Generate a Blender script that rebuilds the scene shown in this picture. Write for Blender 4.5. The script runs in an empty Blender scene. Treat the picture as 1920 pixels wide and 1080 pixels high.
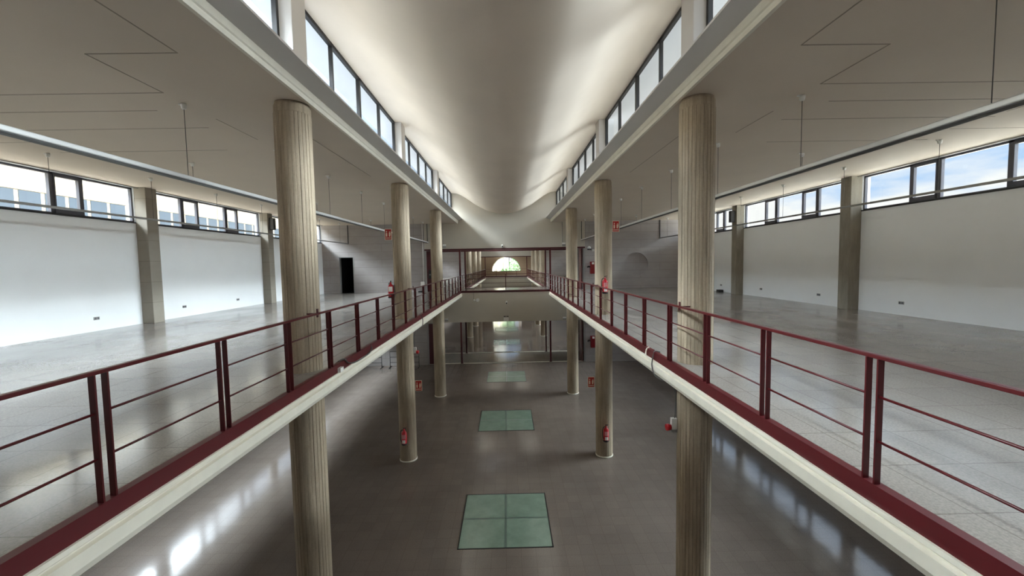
import bpy, bmesh, math, random
from mathutils import Matrix, Vector
random.seed(7)
S = bpy.context.scene
C = S.collection
PI = math.pi
EYE = 6.057            # eye height above the lower floor
ZU = EYE - 1.600       # upper floor
ZC = EYE + 2.443       # aisle ceiling
XW = 10.865            # side walls
XB = 2.675             # balcony edge
XC = 3.075             # column rows
Y0, Y1 = 0.20, 24.37   # near hall
Y2, Y3 = 27.50, 51.90  # hall beyond
YE = 55.20             # end wall
OFF = 27.30            # shift from near hall to hall beyond

# ------------------------------------------------------------------ mesh builder
class MB:
    def __init__(s):
        s.bm = bmesh.new()
    def box(s, x0, x1, y0, y1, z0, z1):
        v = [s.bm.verts.new((x, y, z)) for z in (z0, z1) for y in (y0, y1) for x in (x0, x1)]
        for f in ((0, 2, 3, 1), (4, 5, 7, 6), (0, 1, 5, 4), (2, 6, 7, 3), (0, 4, 6, 2), (1, 3, 7, 5)):
            s.bm.faces.new([v[i] for i in f])
        return s
    def obox(s, c, hx, hy, hz, rz=0):
        M = Matrix.Translation(c) @ Matrix.Rotation(rz, 4, 'Z')
        v = [s.bm.verts.new(M @ Vector((x, y, z))) for z in (-hz, hz) for y in (-hy, hy) for x in (-hx, hx)]
        for f in ((0, 2, 3, 1), (4, 5, 7, 6), (0, 1, 5, 4), (2, 6, 7, 3), (0, 4, 6, 2), (1, 3, 7, 5)):
            s.bm.faces.new([v[i] for i in f])
        return s
    def prism_y(s, prof, y0, y1, smooth=False):
        a = [s.bm.verts.new((x, y0, z)) for x, z in prof]
        b = [s.bm.verts.new((x, y1, z)) for x, z in prof]
        n = len(prof)
        for i in range(n):
            f = s.bm.faces.new((a[i], a[(i + 1) % n], b[(i + 1) % n], b[i]))
            f.smooth = smooth
        s.bm.faces.new(a); s.bm.faces.new(b[::-1])
        return s
    def prism_x(s, prof, x0, x1):
        a = [s.bm.verts.new((x0, y, z)) for y, z in prof]
        b = [s.bm.verts.new((x1, y, z)) for y, z in prof]
        n = len(prof)
        for i in range(n):
            s.bm.faces.new((a[i], a[(i + 1) % n], b[(i + 1) % n], b[i]))
        s.bm.faces.new(a); s.bm.faces.new(b[::-1])
        return s
    def lathe(s, prof, seg=20, c=(0, 0, 0), axis='Z'):
        rings = []
        for r, z in prof:
            ring = []
            for k in range(seg):
                a = 2 * PI * k / seg
                p = (r * math.cos(a), r * math.sin(a), z)
                if axis == 'Y': p = (p[0], p[2], p[1])
                if axis == 'X': p = (p[2], p[0], p[1])
                ring.append(s.bm.verts.new((p[0] + c[0], p[1] + c[1], p[2] + c[2])))
            rings.append(ring)
        for i in range(len(rings) - 1):
            for k in range(seg):
                f = s.bm.faces.new((rings[i][k], rings[i][(k + 1) % seg], rings[i + 1][(k + 1) % seg], rings[i + 1][k]))
                f.smooth = True
        for ring in (rings[0], rings[-1]):
            s.bm.faces.new(ring)
        return s
    def tube(s, pts, r, seg=8):
        pts = [Vector(p) for p in pts]
        rings = []
        ref = None
        for i, p in enumerate(pts):
            d = (pts[min(i + 1, len(pts) - 1)] - pts[max(i - 1, 0)]).normalized()
            if ref is None or abs(ref.dot(d)) > .95:
                ref = Vector((0, 0, 1)) if abs(d.z) < .9 else Vector((1, 0, 0))
            u = d.cross(ref).normalized(); w = d.cross(u)
            ref = -w if False else ref
            rings.append([s.bm.verts.new(p + r * (u * math.cos(2 * PI * k / seg) + w * math.sin(2 * PI * k / seg))) for k in range(seg)])
        for i in range(len(rings) - 1):
            for k in range(seg):
                f = s.bm.faces.new((rings[i][k], rings[i][(k + 1) % seg], rings[i + 1][(k + 1) % seg], rings[i + 1][k]))
                f.smooth = True
        s.bm.faces.new(rings[0]); s.bm.faces.new(rings[-1][::-1])
        return s

def smooth_path(pts, n=6):
    P = [Vector(p) for p in pts]
    P = [P[0]] + P + [P[-1]]
    out = []
    for i in range(1, len(P) - 2):
        for k in range(n):
            t = k / n
            a, b, c, d = P[i - 1], P[i], P[i + 1], P[i + 2]
            out.append(.5 * ((2 * b) + (-a + c) * t + (2 * a - 5 * b + 4 * c - d) * t * t + (-a + 3 * b - 3 * c + d) * t ** 3))
    out.append(P[-2])
    return out

def O(name, mb, mat, parent=None, loc=None, bevel=0):
    bmesh.ops.recalc_face_normals(mb.bm, faces=mb.bm.faces)
    me = bpy.data.meshes.new(name)
    mb.bm.to_mesh(me); mb.bm.free()
    o = bpy.data.objects.new(name, me)
    C.objects.link(o)
    me.materials.append(mat)
    if parent: o.parent = parent
    if loc: o.location = loc
    if bevel:
        b = o.modifiers.new('bevel', 'BEVEL'); b.width = bevel; b.segments = 2; b.limit_method = 'ANGLE'
    return o

def tag(o, label, cat, group=None):
    o['label'] = label; o['category'] = cat
    if group: o['group'] = group
    return o

def T(name, label, cat, loc=(0, 0, 0), group=None, rz=0):
    o = bpy.data.objects.new(name, None); C.objects.link(o)
    o.location = loc; o.rotation_euler = (0, 0, rz)
    o.empty_display_size = .1
    return tag(o, label, cat, group)

def ST(name, mb, mat, parent=None):
    o = O(name, mb, mat, parent)
    if parent is None: o['kind'] = 'structure'
    return o

def dup(root, loc, label, group=None, rz=None):
    r = root.copy(); C.objects.link(r); r.location = loc
    if rz is not None: r.rotation_euler = (0, 0, rz)
    r['label'] = label
    if group: r['group'] = group
    for ch in list(root.children):
        c = ch.copy(); C.objects.link(c); c.parent = r
        for g in list(ch.children):
            d = g.copy(); C.objects.link(d); d.parent = c
    return r

# ------------------------------------------------------------------ materials
def srgb(r, g, b):
    f = lambda c: ((c / 255 + .055) / 1.055) ** 2.4 if c > 10.3 else c / 255 / 12.92
    return (f(r), f(g), f(b), 1)

class NT:
    def __init__(s, name):
        m = bpy.data.materials.new(name); m.use_nodes = True
        s.m = m; s.t = m.node_tree; s.n = s.t.nodes; s.l = s.t.links
        s.b = s.n['Principled BSDF']; s.out = s.n['Material Output']
        s.tc = s.n.new('ShaderNodeTexCoord')
    def mapping(s, scale=(1, 1, 1), rot=(0, 0, 0), loc=(0, 0, 0)):
        p = s.n.new('ShaderNodeMapping')
        p.inputs['Scale'].default_value = scale; p.inputs['Rotation'].default_value = rot; p.inputs['Location'].default_value = loc
        s.l.new(s.tc.outputs['Object'], p.inputs['Vector'])
        return p.outputs['Vector']
    def noise(s, vec, scale=5, detail=4, rough=.5):
        p = s.n.new('ShaderNodeTexNoise')
        p.inputs['Scale'].default_value = scale; p.inputs['Detail'].default_value = detail; p.inputs['Roughness'].default_value = rough
        s.l.new(vec, p.inputs['Vector'])
        return p.outputs['Fac']
    def ramp(s, fac, stops):
        p = s.n.new('ShaderNodeValToRGB')
        e = p.color_ramp.elements
        while len(e) < len(stops): e.new(.5)
        for el, (pos, col) in zip(e, stops):
            el.position = pos; el.color = col if len(col) == 4 else (*col, 1)
        s.l.new(fac, p.inputs['Fac'])
        return p.outputs['Color']
    def rng(s, fac, a, b, lo=0, hi=1):
        p = s.n.new('ShaderNodeMapRange')
        p.inputs['From Min'].default_value = lo; p.inputs['From Max'].default_value = hi
        p.inputs['To Min'].default_value = a; p.inputs['To Max'].default_value = b
        s.l.new(fac, p.inputs['Value'])
        return p.outputs['Result']
    def mul(s, a, b, fac=1.0, mode='MULTIPLY'):
        p = s.n.new('ShaderNodeMix'); p.data_type = 'RGBA'; p.blend_type = mode
        p.inputs['Factor'].default_value = fac
        for v, k in ((a, 6), (b, 7)):
            if isinstance(v, (tuple, list)): p.inputs[k].default_value = v
            else: s.l.new(v, p.inputs[k])
        return p.outputs[2]
    def mixf(s, fac, a, b):
        p = s.n.new('ShaderNodeMix'); p.data_type = 'RGBA'
        s.l.new(fac, p.inputs['Factor'])
        for v, k in ((a, 6), (b, 7)):
            if isinstance(v, (tuple, list)): p.inputs[k].default_value = v
            else: s.l.new(v, p.inputs[k])
        return p.outputs[2]
    def brick(s, vec, w, h, mortar, offset=.5, c1=(1, 1, 1, 1), c2=(.93, .93, .93, 1), cm=(.7, .7, .7, 1), smooth=.1):
        p = s.n.new('ShaderNodeTexBrick')
        p.offset = offset
        for k, v in (('Color1', c1), ('Color2', c2), ('Mortar', cm), ('Scale', 1), ('Mortar Size', mortar), ('Mortar Smooth', smooth), ('Bias', 0), ('Brick Width', w), ('Row Height', h)):
            p.inputs[k].default_value = v
        s.l.new(vec, p.inputs['Vector'])
        return p
    def bump(s, h, strength=.2, dist=.01):
        p = s.n.new('ShaderNodeBump')
        p.inputs['Strength'].default_value = strength; p.inputs['Distance'].default_value = dist
        s.l.new(h, p.inputs['Height']); s.l.new(p.outputs['Normal'], s.b.inputs['Normal'])
    def col(s, c):
        if isinstance(c, tuple): s.b.inputs['Base Color'].default_value = c
        else: s.l.new(c, s.b.inputs['Base Color'])
    def rough(s, r):
        if isinstance(r, (int, float)): s.b.inputs['Roughness'].default_value = r
        else: s.l.new(r, s.b.inputs['Roughness'])

def plain(name, c, rough=.5, metal=0, var=.08, scale=6):
    k = NT(name)
    n = k.noise(k.mapping(), scale, 3)
    v = k.ramp(n, [(.25, (1 - var,) * 3), (.75, (1,) * 3)])
    k.col(k.mul(c, v)); k.rough(rough); k.b.inputs['Metallic'].default_value = metal
    return k.m

def floor_mat(name, base, w, h, rlo, rhi, joint, spec=.5, jc=.55):
    k = NT(name)
    big = k.noise(k.mapping((.35, .35, .35)), 1.0, 5, .6)
    streak = k.noise(k.mapping((1.0, .5, 1)), .9, 3, .5)
    speck = k.noise(k.mapping(), 55, 2, .7)
    c = k.ramp(big, [(.3, tuple(x * .80 for x in base)), (.7, tuple(x * 1.12 for x in base))])
    c = k.mul(c, k.ramp(speck, [(.35, (.82, .82, .82)), (.65, (1.08, 1.08, 1.08))]))
    br = k.brick(k.mapping(), w, h, joint, .0, (1, 1, 1, 1), (.92, .92, .93, 1), (jc, jc * .97, jc * .94, 1))
    c = k.mul(c, br.outputs['Color'])
    k.col(c)
    r = k.rng(streak, rlo, rhi, .25, .75)
    k.rough(r)
    wav = k.noise(k.mapping((1.0, 2.2, 1)), 2.4, 3, .6)
    k.bump(wav, .10, .012)
    k.b.inputs['Specular IOR Level'].default_value = spec
    return k.m

def concrete_board(name, base, vs=(9, 9, .5), dark=.70):
    k = NT(name)
    v = k.noise(k.mapping(vs), 2.2, 5, .62)
    b = k.noise(k.mapping((1.2, 1.2, .55)), 1.3, 4, .6)
    f = k.noise(k.mapping(), 40, 3, .7)
    c = k.ramp(v, [(.28, tuple(x * dark for x in base)), (.55, base), (.8, tuple(min(1, x * 1.18) for x in base))])
    c = k.mul(c, k.ramp(b, [(.3, (.74, .73, .70)), (.65, (1.05, 1.04, 1.02))]))
    c = k.mul(c, k.ramp(f, [(.3, (.88, .88, .88)), (.6, (1, 1, 1))]))
    k.col(c); k.rough(.82)
    k.bump(f, .35, .006)
    return k.m

def block_wall(name, base, w, h, mortar, rot):
    k = NT(name)
    vec = k.mapping((1, 1, 1), rot)
    br = k.brick(vec, w, h, mortar, .37, (1, 1, 1, 1), (.95, .95, .95, 1), (.70, .69, .67, 1), .3)
    n = k.noise(k.mapping((.8, .8, 1.6)), 1.1, 4, .6)
    c = k.mul(base, br.outputs['Color'])
    c = k.mul(c, k.ramp(n, [(.3, (.88, .87, .86)), (.7, (1.04, 1.04, 1.04))]))
    k.col(c); k.rough(.7)
    return k.m

def glass(name, tint=(.95, .97, .97, 1), gloss=.08):
    k = NT(name)
    k.n.remove(k.b)
    tr = k.n.new('ShaderNodeBsdfTransparent'); tr.inputs['Color'].default_value = tint
    gl = k.n.new('ShaderNodeBsdfGlossy'); gl.inputs['Roughness'].default_value = .02
    lw = k.n.new('ShaderNodeLayerWeight'); lw.inputs['Blend'].default_value = .5
    pw = k.n.new('ShaderNodeMath'); pw.operation = 'POWER'; pw.inputs[1].default_value = 5
    k.l.new(lw.outputs['Facing'], pw.inputs[0])
    fr = k.n.new('ShaderNodeMath'); fr.operation = 'MULTIPLY_ADD'; fr.inputs[1].default_value = .6; fr.inputs[2].default_value = .03
    k.l.new(pw.outputs[0], fr.inputs[0])
    mx = k.n.new('ShaderNodeMixShader')
    k.l.new(fr.outputs[0], mx.inputs['Fac']); k.l.new(tr.outputs[0], mx.inputs[1]); k.l.new(gl.outputs[0], mx.inputs[2])
    k.l.new(mx.outputs[0], k.out.inputs['Surface'])
    return k.m

M = {}
M['upfloor'] = floor_mat('polished_terrazzo_upper', (.32, .292, .266), .60, .60, .10, .25, .006, .6, .66)
M['lowfloor'] = floor_mat('polished_terrazzo_lower', (.20, .162, .138), .31, .31, .06, .17, .004, .5, .78)
M['zone'] = floor_mat('pale_stone', (.36, .33, .28), .6, .6, .07, .14, .004)
M['column'] = concrete_board('board_formed_concrete', (.45, .365, .265))
M['pier'] = concrete_board('pier_concrete', (.33, .295, .24), (5, 5, .8), .8)
M['pier_block'] = block_wall('pier_block_concrete', (.31, .275, .225, 1), 2.0, .62, .008, (PI / 2, 0, 0))
M['white'] = plain('white_wall_paint', srgb(240, 241, 241), .55, 0, .03, 1.5)
M['farwall'] = block_wall('painted_block_wall', srgb(170, 163, 160), 3.1, .46, .010, (PI / 2, 0, 0))
M['plaster'] = plain('warm_plaster', srgb(190, 182, 168), .75, 0, .06, 1.2)
M['vault'] = plain('vault_plaster', srgb(238, 224, 207), .8, 0, .06, 1.0)
M['ceil'] = plain('ceiling_plaster', srgb(206, 192, 174), .8, 0, .06, .9)
M['joint'] = plain('ceiling_joint', srgb(160, 148, 132), .9, 0, .1)
M['beam'] = plain('beam_paint', srgb(206, 202, 198), .7, 0, .05, 2)
M['trimwhite'] = plain('white_edge_paint', srgb(232, 226, 210), .6, 0, .10, 5)
M['red'] = plain('oxblood_enamel', srgb(82, 15, 20), .34, 0, .10, 4)
M['hosered'] = plain('dark_red_enamel', srgb(118, 12, 18), .35, 0, .05)
M['bandred'] = plain('red_edge_paint', srgb(86, 11, 20), .45, 0, .12, 3)
M['dkred'] = plain('dark_oxblood_enamel', srgb(74, 18, 24), .4, 0, .10, 4)
M['frame'] = plain('window_frame_metal', srgb(92, 92, 100), .45, .3, .05)
M['dkframe'] = plain('dark_window_frame', srgb(48, 46, 46), .5, .2, .05)
M['track'] = plain('pale_aluminium', srgb(214, 212, 208), .35, .35, .04)
M['slot'] = plain('dark_track_slot', srgb(58, 56, 54), .5, 0, .05)
M['steel'] = plain('galvanised_conduit', srgb(160, 158, 154), .4, .6, .06)
M['cable'] = plain('grey_cable', srgb(88, 84, 80), .6, 0, .04)
M['rose'] = plain('white_plastic', srgb(232, 230, 224), .45, 0, .03)
M['black'] = plain('black_plastic', srgb(22, 21, 22), .5, 0, .05)
M['void'] = plain('unlit_room_and_groove_black', srgb(9, 9, 10), .9, 0, .05)  # near-black for the room's painted-in darkness and the floor grooves
M['extred'] = plain('signal_red_enamel', srgb(196, 24, 38), .28, 0, .04)
M['signred'] = plain('sign_red', srgb(176, 30, 26), .5, 0, .04)
M['signedge'] = plain('sign_cream_edge', srgb(236, 214, 190), .5, 0, .04)
M['label'] = plain('label_paper', srgb(236, 232, 226), .6, 0, .05, 30)
M['pinklabel'] = plain('printed_label', srgb(224, 150, 150), .6, 0, .25, 60)
M['grey'] = plain('grey_plastic', srgb(150, 148, 144), .5, 0, .05)
M['glass'] = glass('window_glass')
M['roof'] = plain('gravel_roof', srgb(80, 77, 71), .95, 0, .15, 3)
M['roof2'] = plain('pale_roof_membrane', srgb(76, 78, 82), .9, 0, .08, 2)
M['eave'] = plain('white_eave_paint', srgb(238, 240, 246), .8, 0, .04, 2)
M['ground'] = plain('pale_paving', srgb(190, 186, 178), .95, 0, .12, .5)
M['facade'] = plain('cream_facade', srgb(140, 128, 106), .9, 0, .05, .2)
M['bwin'] = plain('facade_window_glass', srgb(64, 70, 76), .2, 0, .1, .5)
M['stone'] = plain('pale_yellow_stone', srgb(232, 228, 208), .9, 0, .1, 1)
M['archwin'] = plain('arched_window_tone', srgb(150, 148, 116), .5, 0, .1, 1)  # window shapes in a tone darker than the stone
M['bark'] = plain('bark', srgb(96, 78, 60), .9, 0, .3, 8)
M['leaf'] = plain('leaf_green', srgb(120, 156, 104), .6, 0, .5, 3)

def gfloor():
    k = NT('green_floor_glass')
    n = k.noise(k.mapping(), 2.2, 4, .6)
    k.col(k.ramp(n, [(.3, (.15, .225, .17)), (.7, (.21, .30, .235))]))
    k.rough(k.rng(k.noise(k.mapping(), 5, 3), .10, .26, .3, .7))
    k.bump(k.noise(k.mapping(), 3, 2), .12, .01)
    k.b.inputs['Coat Weight'].default_value = .3
    return k.m
M['gfloor'] = gfloor()

# ------------------------------------------------------------------ curve of the hanging vault
VP = [(0, 2.985), (.45, 3.02), (.9, 3.125), (1.3, 3.30), (1.7, 3.52), (2.1, 3.80), (2.45, 4.03), (2.75, 4.17), (3.1, 4.215), (3.5, 4.24), (3.88, 4.25)]
def vault_half(n=5):
    P = smooth_path([(x, 0, z) for x, z in VP], n)
    return [(p.x, p.z) for p in P]
VH = vault_half()
VPROF = [(-x, z) for x, z in VH[::-1]] + VH[1:]          # left to right, eye-relative

def wall_y(mb, y0, y1, x0, x1, z0, z1, holes):
    """wall in the XZ plane, rectangular holes (x0,x1,z0,z1)"""
    xs = sorted({x0, x1, *[h[0] for h in holes], *[h[1] for h in holes]})
    zs = sorted({z0, z1, *[h[2] for h in holes], *[h[3] for h in holes]})
    for i in range(len(xs) - 1):
        for j in range(len(zs) - 1):
            cx, cz = (xs[i] + xs[i + 1]) / 2, (zs[j] + zs[j + 1]) / 2
            if any(h[0] < cx < h[1] and h[2] < cz < h[3] for h in holes): continue
            mb.box(xs[i], xs[i + 1], y0, y1, zs[j], zs[j + 1])
    return mb

def wall_x(mb, xa, xb, y0, y1, z0, z1, holes):
    ys = sorted({y0, y1, *[h[0] for h in holes], *[h[1] for h in holes]})
    zs = sorted({z0, z1, *[h[2] for h in holes], *[h[3] for h in holes]})
    for i in range(len(ys) - 1):
        for j in range(len(zs) - 1):
            cy, cz = (ys[i] + ys[i + 1]) / 2, (zs[j] + zs[j + 1]) / 2
            if any(h[0] < cy < h[1] and h[2] < cz < h[3] for h in holes): continue
            mb.box(xa, xb, ys[i], ys[i + 1], zs[j], zs[j + 1])
    return mb

def under_vault(mb, y0, y1, xm=3.1, zb=ZC):
    """fill between zb and the vault profile"""
    P = [(x, z + EYE) for x, z in VPROF if -xm - 1e-6 <= x <= xm + 1e-6]
    for (xa, za), (xb, zb_) in zip(P[:-1], P[1:]):
        v = []
        for y in (y0, y1):
            v += [mb.bm.verts.new(p) for p in ((xa, y, zb), (xb, y, zb), (xb, y, zb_ + .04), (xa, y, za + .04))]
        mb.bm.faces.new(v[0:4]); mb.bm.faces.new(v[7:3:-1])

# ------------------------------------------------------------------ shell
ZO = EYE + .905        # head of the tall openings
ZLO = EYE - 3.485      # head of the lower openings
XO = 4.80
ST('floor', MB().box(-XW - .3, XW + .3, -3.4, Y1 + .2, -.3, 0), M['lowfloor'])
ST('floor.001', MB().box(-XW - .3, XW + .3, Y1 + .2, Y2 - .08, -.3, .012), M['zone'])
ST('floor.002', MB().box(-XW - .3, XW + .3, Y2 - .08, YE, -.3, 0), M['lowfloor'])
for nm, yy in (('trim_1', Y1 + .16), ('trim_2', Y2 - .10)):
    ST(nm, MB().box(-XO, XO, yy, yy + .12, -.02, .03), M['trimwhite'])
for nm, yy in (('trim_3', Y1 + .29), ('trim_4', Y2 + .03)):
    ST(nm, MB().box(-XO, XO, yy, yy + .10, -.02, .022), M['void'])

def slab(sx, ya, yb):
    """balcony slab with notches for the columns"""
    mb = MB()
    xs = sorted([sx * XB, sx * (XW + .1)])
    mb.box(xs[0], xs[1], ya, yb, ZU - .34, ZU)
    return mb
ST('floor.003', slab(-1, Y0 + .05, Y1), M['upfloor'])
ST('floor.004', slab(1, Y0 + .05, Y1), M['upfloor'])
ST('floor.005', MB().box(-XW - .1, XW + .1, Y1 + .006, Y2 - .006, ZU - .34, ZU), M['upfloor'])
ST('floor.006', slab(-1, Y2, Y3), M['upfloor'])
ST('floor.007', slab(1, Y2, Y3), M['upfloor'])
ST('floor.008', MB().box(-XW - .1, XW + .1, Y3 + .006, YE, ZU - .34, ZU), M['upfloor'])
ST('floor.009', MB().box(-XW - .1, XW + .1, -3.4, Y0 + .05, ZU - .34, ZU), M['upfloor'])

# vault, aisle ceilings, roofs
def vault_mesh(y0, y1):
    mb = MB()
    P = [p for p in VPROF if abs(p[0]) <= 3.18]
    top = [(x, z + EYE + .14) for x, z in P]
    bot = [(x, z + EYE) for x, z in P]
    mb.prism_y(bot + top[::-1], y0, y1, True)
    return mb
v = ST('ceiling', vault_mesh(-3.4, YE + .3), M['vault'])
m_ = v.modifiers.new('split', 'EDGE_SPLIT'); m_.split_angle = math.radians(50)
for sx, nm in ((-1, 'roof_eave'), (1, 'roof_eave.001')):
    P = [p for p in VPROF if sx * p[0] >= 3.08]
    ST(nm, MB().prism_y([(x, z + EYE + .002) for x, z in P] + [(x, z + EYE + .15) for x, z in P[::-1]], -3.4, YE + .3), M['eave'])
ST('ceiling.001', MB().box(-XW - .3, -2.80, -3.4, YE + .3, ZC, ZC + .10), M['ceil'])
ST('ceiling.002', MB().box(2.80, XW + .3, -3.4, YE + .3, ZC, ZC + .10), M['ceil'])
ST('roof', MB().box(-XW - .5, -3.24, -3.4, YE + .3, ZC + .10, ZC + .30), M['roof2'])
ST('roof.001', MB().box(3.24, XW + .5, -3.4, YE + .3, ZC + .10, ZC + .30), M['roof'])
# faint seams of the ceiling boards
def seams(sx):
    mb = MB()
    z0, z1 = ZC - .003, ZC
    def lx(y, xa, xb): mb.box(*sorted((sx * xa, sx * xb)), y - .008, y + .008, z0, z1)
    def ly(x, ya, yb): mb.box(*sorted((sx * (x - .008), sx * (x + .008))), ya, yb, z0, z1)
    ly(3.55, 2.6, 4.78); lx(4.78, 3.55, 4.58); ly(4.58, 4.78, 5.82); lx(5.82, 4.58, 8.9)
    ly(4.58, 6.84, 7.95); ly(3.55, 7.95, 11.3)
    lx(6.45, 5.2, 8.6); lx(7.25, 5.0, 8.8); lx(8.6, 5.6, 9.0)
    ly(8.7, 5.2, 7.0); lx(7.9, 8.7, 10.4)
    return mb
ST('trim_5', seams(-1), M['joint']); ST('trim_6', seams(1), M['joint'])

# roof-edge beams under the clerestory
def beam_mesh(sx, ya, yb):
    p = [(2.81, 2.50), (2.742, 2.595), (2.490, 2.675), (2.490, 2.705), (2.515, 2.715), (2.60, 2.72), (3.05, 2.86), (3.25, 2.86), (3.25, 2.545), (2.81, 2.545)]
    return MB().prism_y([(sx * x, z + EYE) for x, z in p], ya, yb)
def strip_mesh(sx, ya, yb):
    p = [(2.81, 2.43), (2.765, 2.43), (2.757, 2.47), (2.757, 2.490), (2.742, 2.505), (2.740, 2.596), (2.81, 2.5)]
    return MB().prism_y([(sx * x, z + EYE) for x, z in p], ya, yb)
n = 7
for ya, yb in ((Y0, Y1), (Y2, Y3)):
    for sx in (-1, 1):
        ST(f'trim_{n}', beam_mesh(sx, ya, yb), M['beam']); n += 1
for ya, yb, nn in ((Y0, Y1, 90), (Y2, Y3, 92)):
    for k_, sx in enumerate((-1, 1)):
        ST(f'trim_{nn + k_}', strip_mesh(sx, ya, yb), M['trimwhite'])

# side walls, upper and lower storeys, with strip windows between piers
ZS, ZH = EYE + 1.42, EYE + 2.43         # sill and head, upper
ZS2, ZH2 = EYE - 3.05, EYE - 2.02       # lower storey
BAYS = [(.43, 6.155), (6.545, 12.265), (12.655, 18.375), (18.765, 24.37)]
ALLB = BAYS + [(a + OFF, b + OFF) for a, b in BAYS]
for sx, nm in ((-1, 'wall_left'), (1, 'wall_right')):
    xa, xb = sorted((sx * XW, sx * (XW + .24)))
    holes = [(a, b, ZS, ZH) for a, b in ALLB] + [(a, b, ZS2, ZH2) for a, b in ALLB]
    ST(nm, wall_x(MB(), xa, xb, -3.4, YE + .3, 0, ZC, holes), M['white'])

wn = [0]
def side_window(sx, ya, yb, z0, z1, lower=False):
    wn[0] += 1
    xa, xb = sorted((sx * (XW + .05), sx * (XW + .13)))
    L = yb - ya
    k = L / 5.62
    cuts = [1.40 * k, 2.11 * k, 3.52 * k, 4.205 * k]
    fr = MB()
    fr.box(xa, xb, ya, yb, z0, z0 + .035); fr.box(xa, xb, ya, yb, z1 - .05, z1)
    fr.box(xa, xb, ya, ya + .04, z0, z1); fr.box(xa, xb, yb - .04, yb, z0, z1)
    for c in cuts: fr.box(xa, xb, ya + c - .045, ya + c + .045, z0, z1)
    f = ST(f'window_{wn[0]}', fr, M['frame'])
    xg = sx * (XW + .09)
    e = [0.0] + cuts + [L]
    for i in range(5):
        a, b = ya + e[i] + .04, ya + e[i + 1] - .04
        O('pane', MB().box(xg - .003, xg + .003, a, b, z0 + .03, z1 - .04), M['glass'], f)
        if i in (1, 3):
            s_ = MB(); xs = sorted((sx * (XW + .03), sx * (XW + .11)))
            s_.box(*xs, a, b, z0 + .02, z0 + .125); s_.box(*xs, a, b, z1 - .10, z1 - .045)
            s_.box(*xs, a, a + .035, z0 + .1, z1 - .08); s_.box(*xs, b - .035, b, z0 + .1, z1 - .08)
            O('sash', s_, M['frame'], f)
    return f
for a, b in ALLB:
    for sx in (-1, 1): side_window(sx, a, b, ZS, ZH)
for a, b in ALLB:
    for sx in (-1, 1): side_window(sx, a, b, ZS2, ZH2)

# clerestory windows
CB = [(.22, 6.12), (6.54, 12.23), (12.65, 18.34), (18.76, 24.37)]
def clere_window(sx, ya, yb):
    wn[0] += 1
    xa, xb = sorted((sx * 3.10, sx * 3.17))
    z0, z1 = EYE + 2.86, EYE + 4.225
    fr = MB()
    L = yb - ya
    fr.box(xa, xb, ya, yb, z0, z0 + .04); fr.box(xa, xb, ya, yb, z1 - .075, z1)
    fr.box(xa, xb, ya, ya + .06, z0, z1); fr.box(xa, xb, yb - .06, yb, z0, z1)
    for t, w in ((.25, .022), (.5, .05), (.75, .022)):
        fr.box(xa, xb, ya + L * t - w, ya + L * t + w, z0, z1)
    f = ST(f'window_{wn[0]}', fr, M['dkframe'])
    for i in range(4):
        O('pane', MB().box(sx * 3.135 - .003, sx * 3.135 + .003, ya + L * i / 4 + .03, ya + L * (i + 1) / 4 - .03, z0 + .03, z1 - .06), M['glass'], f)
for a, b in CB + [(a + OFF, b + OFF) for a, b in CB]:
    for sx in (-1, 1): clere_window(sx, a, b)

# cross walls
def cross_wall(ya, yb, niche, door):
    mb = MB()
    holes = [(-XO, XO, ZU - .004, ZO), (-XO, XO, 0, ZLO)]
    if door: holes.append((-9.87, -9.055, ZU, ZU + 2.135))
    wall_y(mb, ya, yb, -XW, XW, 0, ZC, holes)
    under_vault(mb, ya, yb)
    return mb
w = ST('wall_far', cross_wall(Y1, Y1 + .25, True, True), M['farwall'])
w2 = ST('wall_far.001', cross_wall(Y2 - .25, Y2, True, False), M['farwall'])
w3 = ST('wall_far.002', cross_wall(Y3, Y3 + .25, True, False), M['farwall'])
w4 = ST('wall_near', MB().box(-XW, -XO, Y0 - .25, Y0, 0, ZC).box(XO, XW, Y0 - .25, Y0, 0, ZC).box(-XO, XO, Y0 - .25, Y0, ZO, ZC), M['farwall'])
ST('wall_back', MB().box(-XW - .2, XW + .2, -3.4, -3.2, 0, EYE + 4.3), M['farwall'])
# smooth plastered lintel band on the faces above the openings and on the balcony-level band
# room behind the doorway, its darkness painted in as near-black faces
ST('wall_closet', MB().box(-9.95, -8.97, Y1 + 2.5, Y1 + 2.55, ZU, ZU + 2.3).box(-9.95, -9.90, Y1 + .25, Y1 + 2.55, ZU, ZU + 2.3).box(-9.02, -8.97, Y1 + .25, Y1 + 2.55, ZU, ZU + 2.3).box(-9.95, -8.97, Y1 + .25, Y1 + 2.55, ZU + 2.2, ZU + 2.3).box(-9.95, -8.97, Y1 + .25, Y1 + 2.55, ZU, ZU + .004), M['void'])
fr = MB().box(-9.91, -9.86, Y1 - .015, Y1 + .2, ZU, ZU + 2.17).box(-9.065, -9.02, Y1 - .015, Y1 + .2, ZU, ZU + 2.17).box(-9.91, -9.02, Y1 - .015, Y1 + .2, ZU + 2.13, ZU + 2.175)
ST('door_1', fr, M['grey'])

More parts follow.
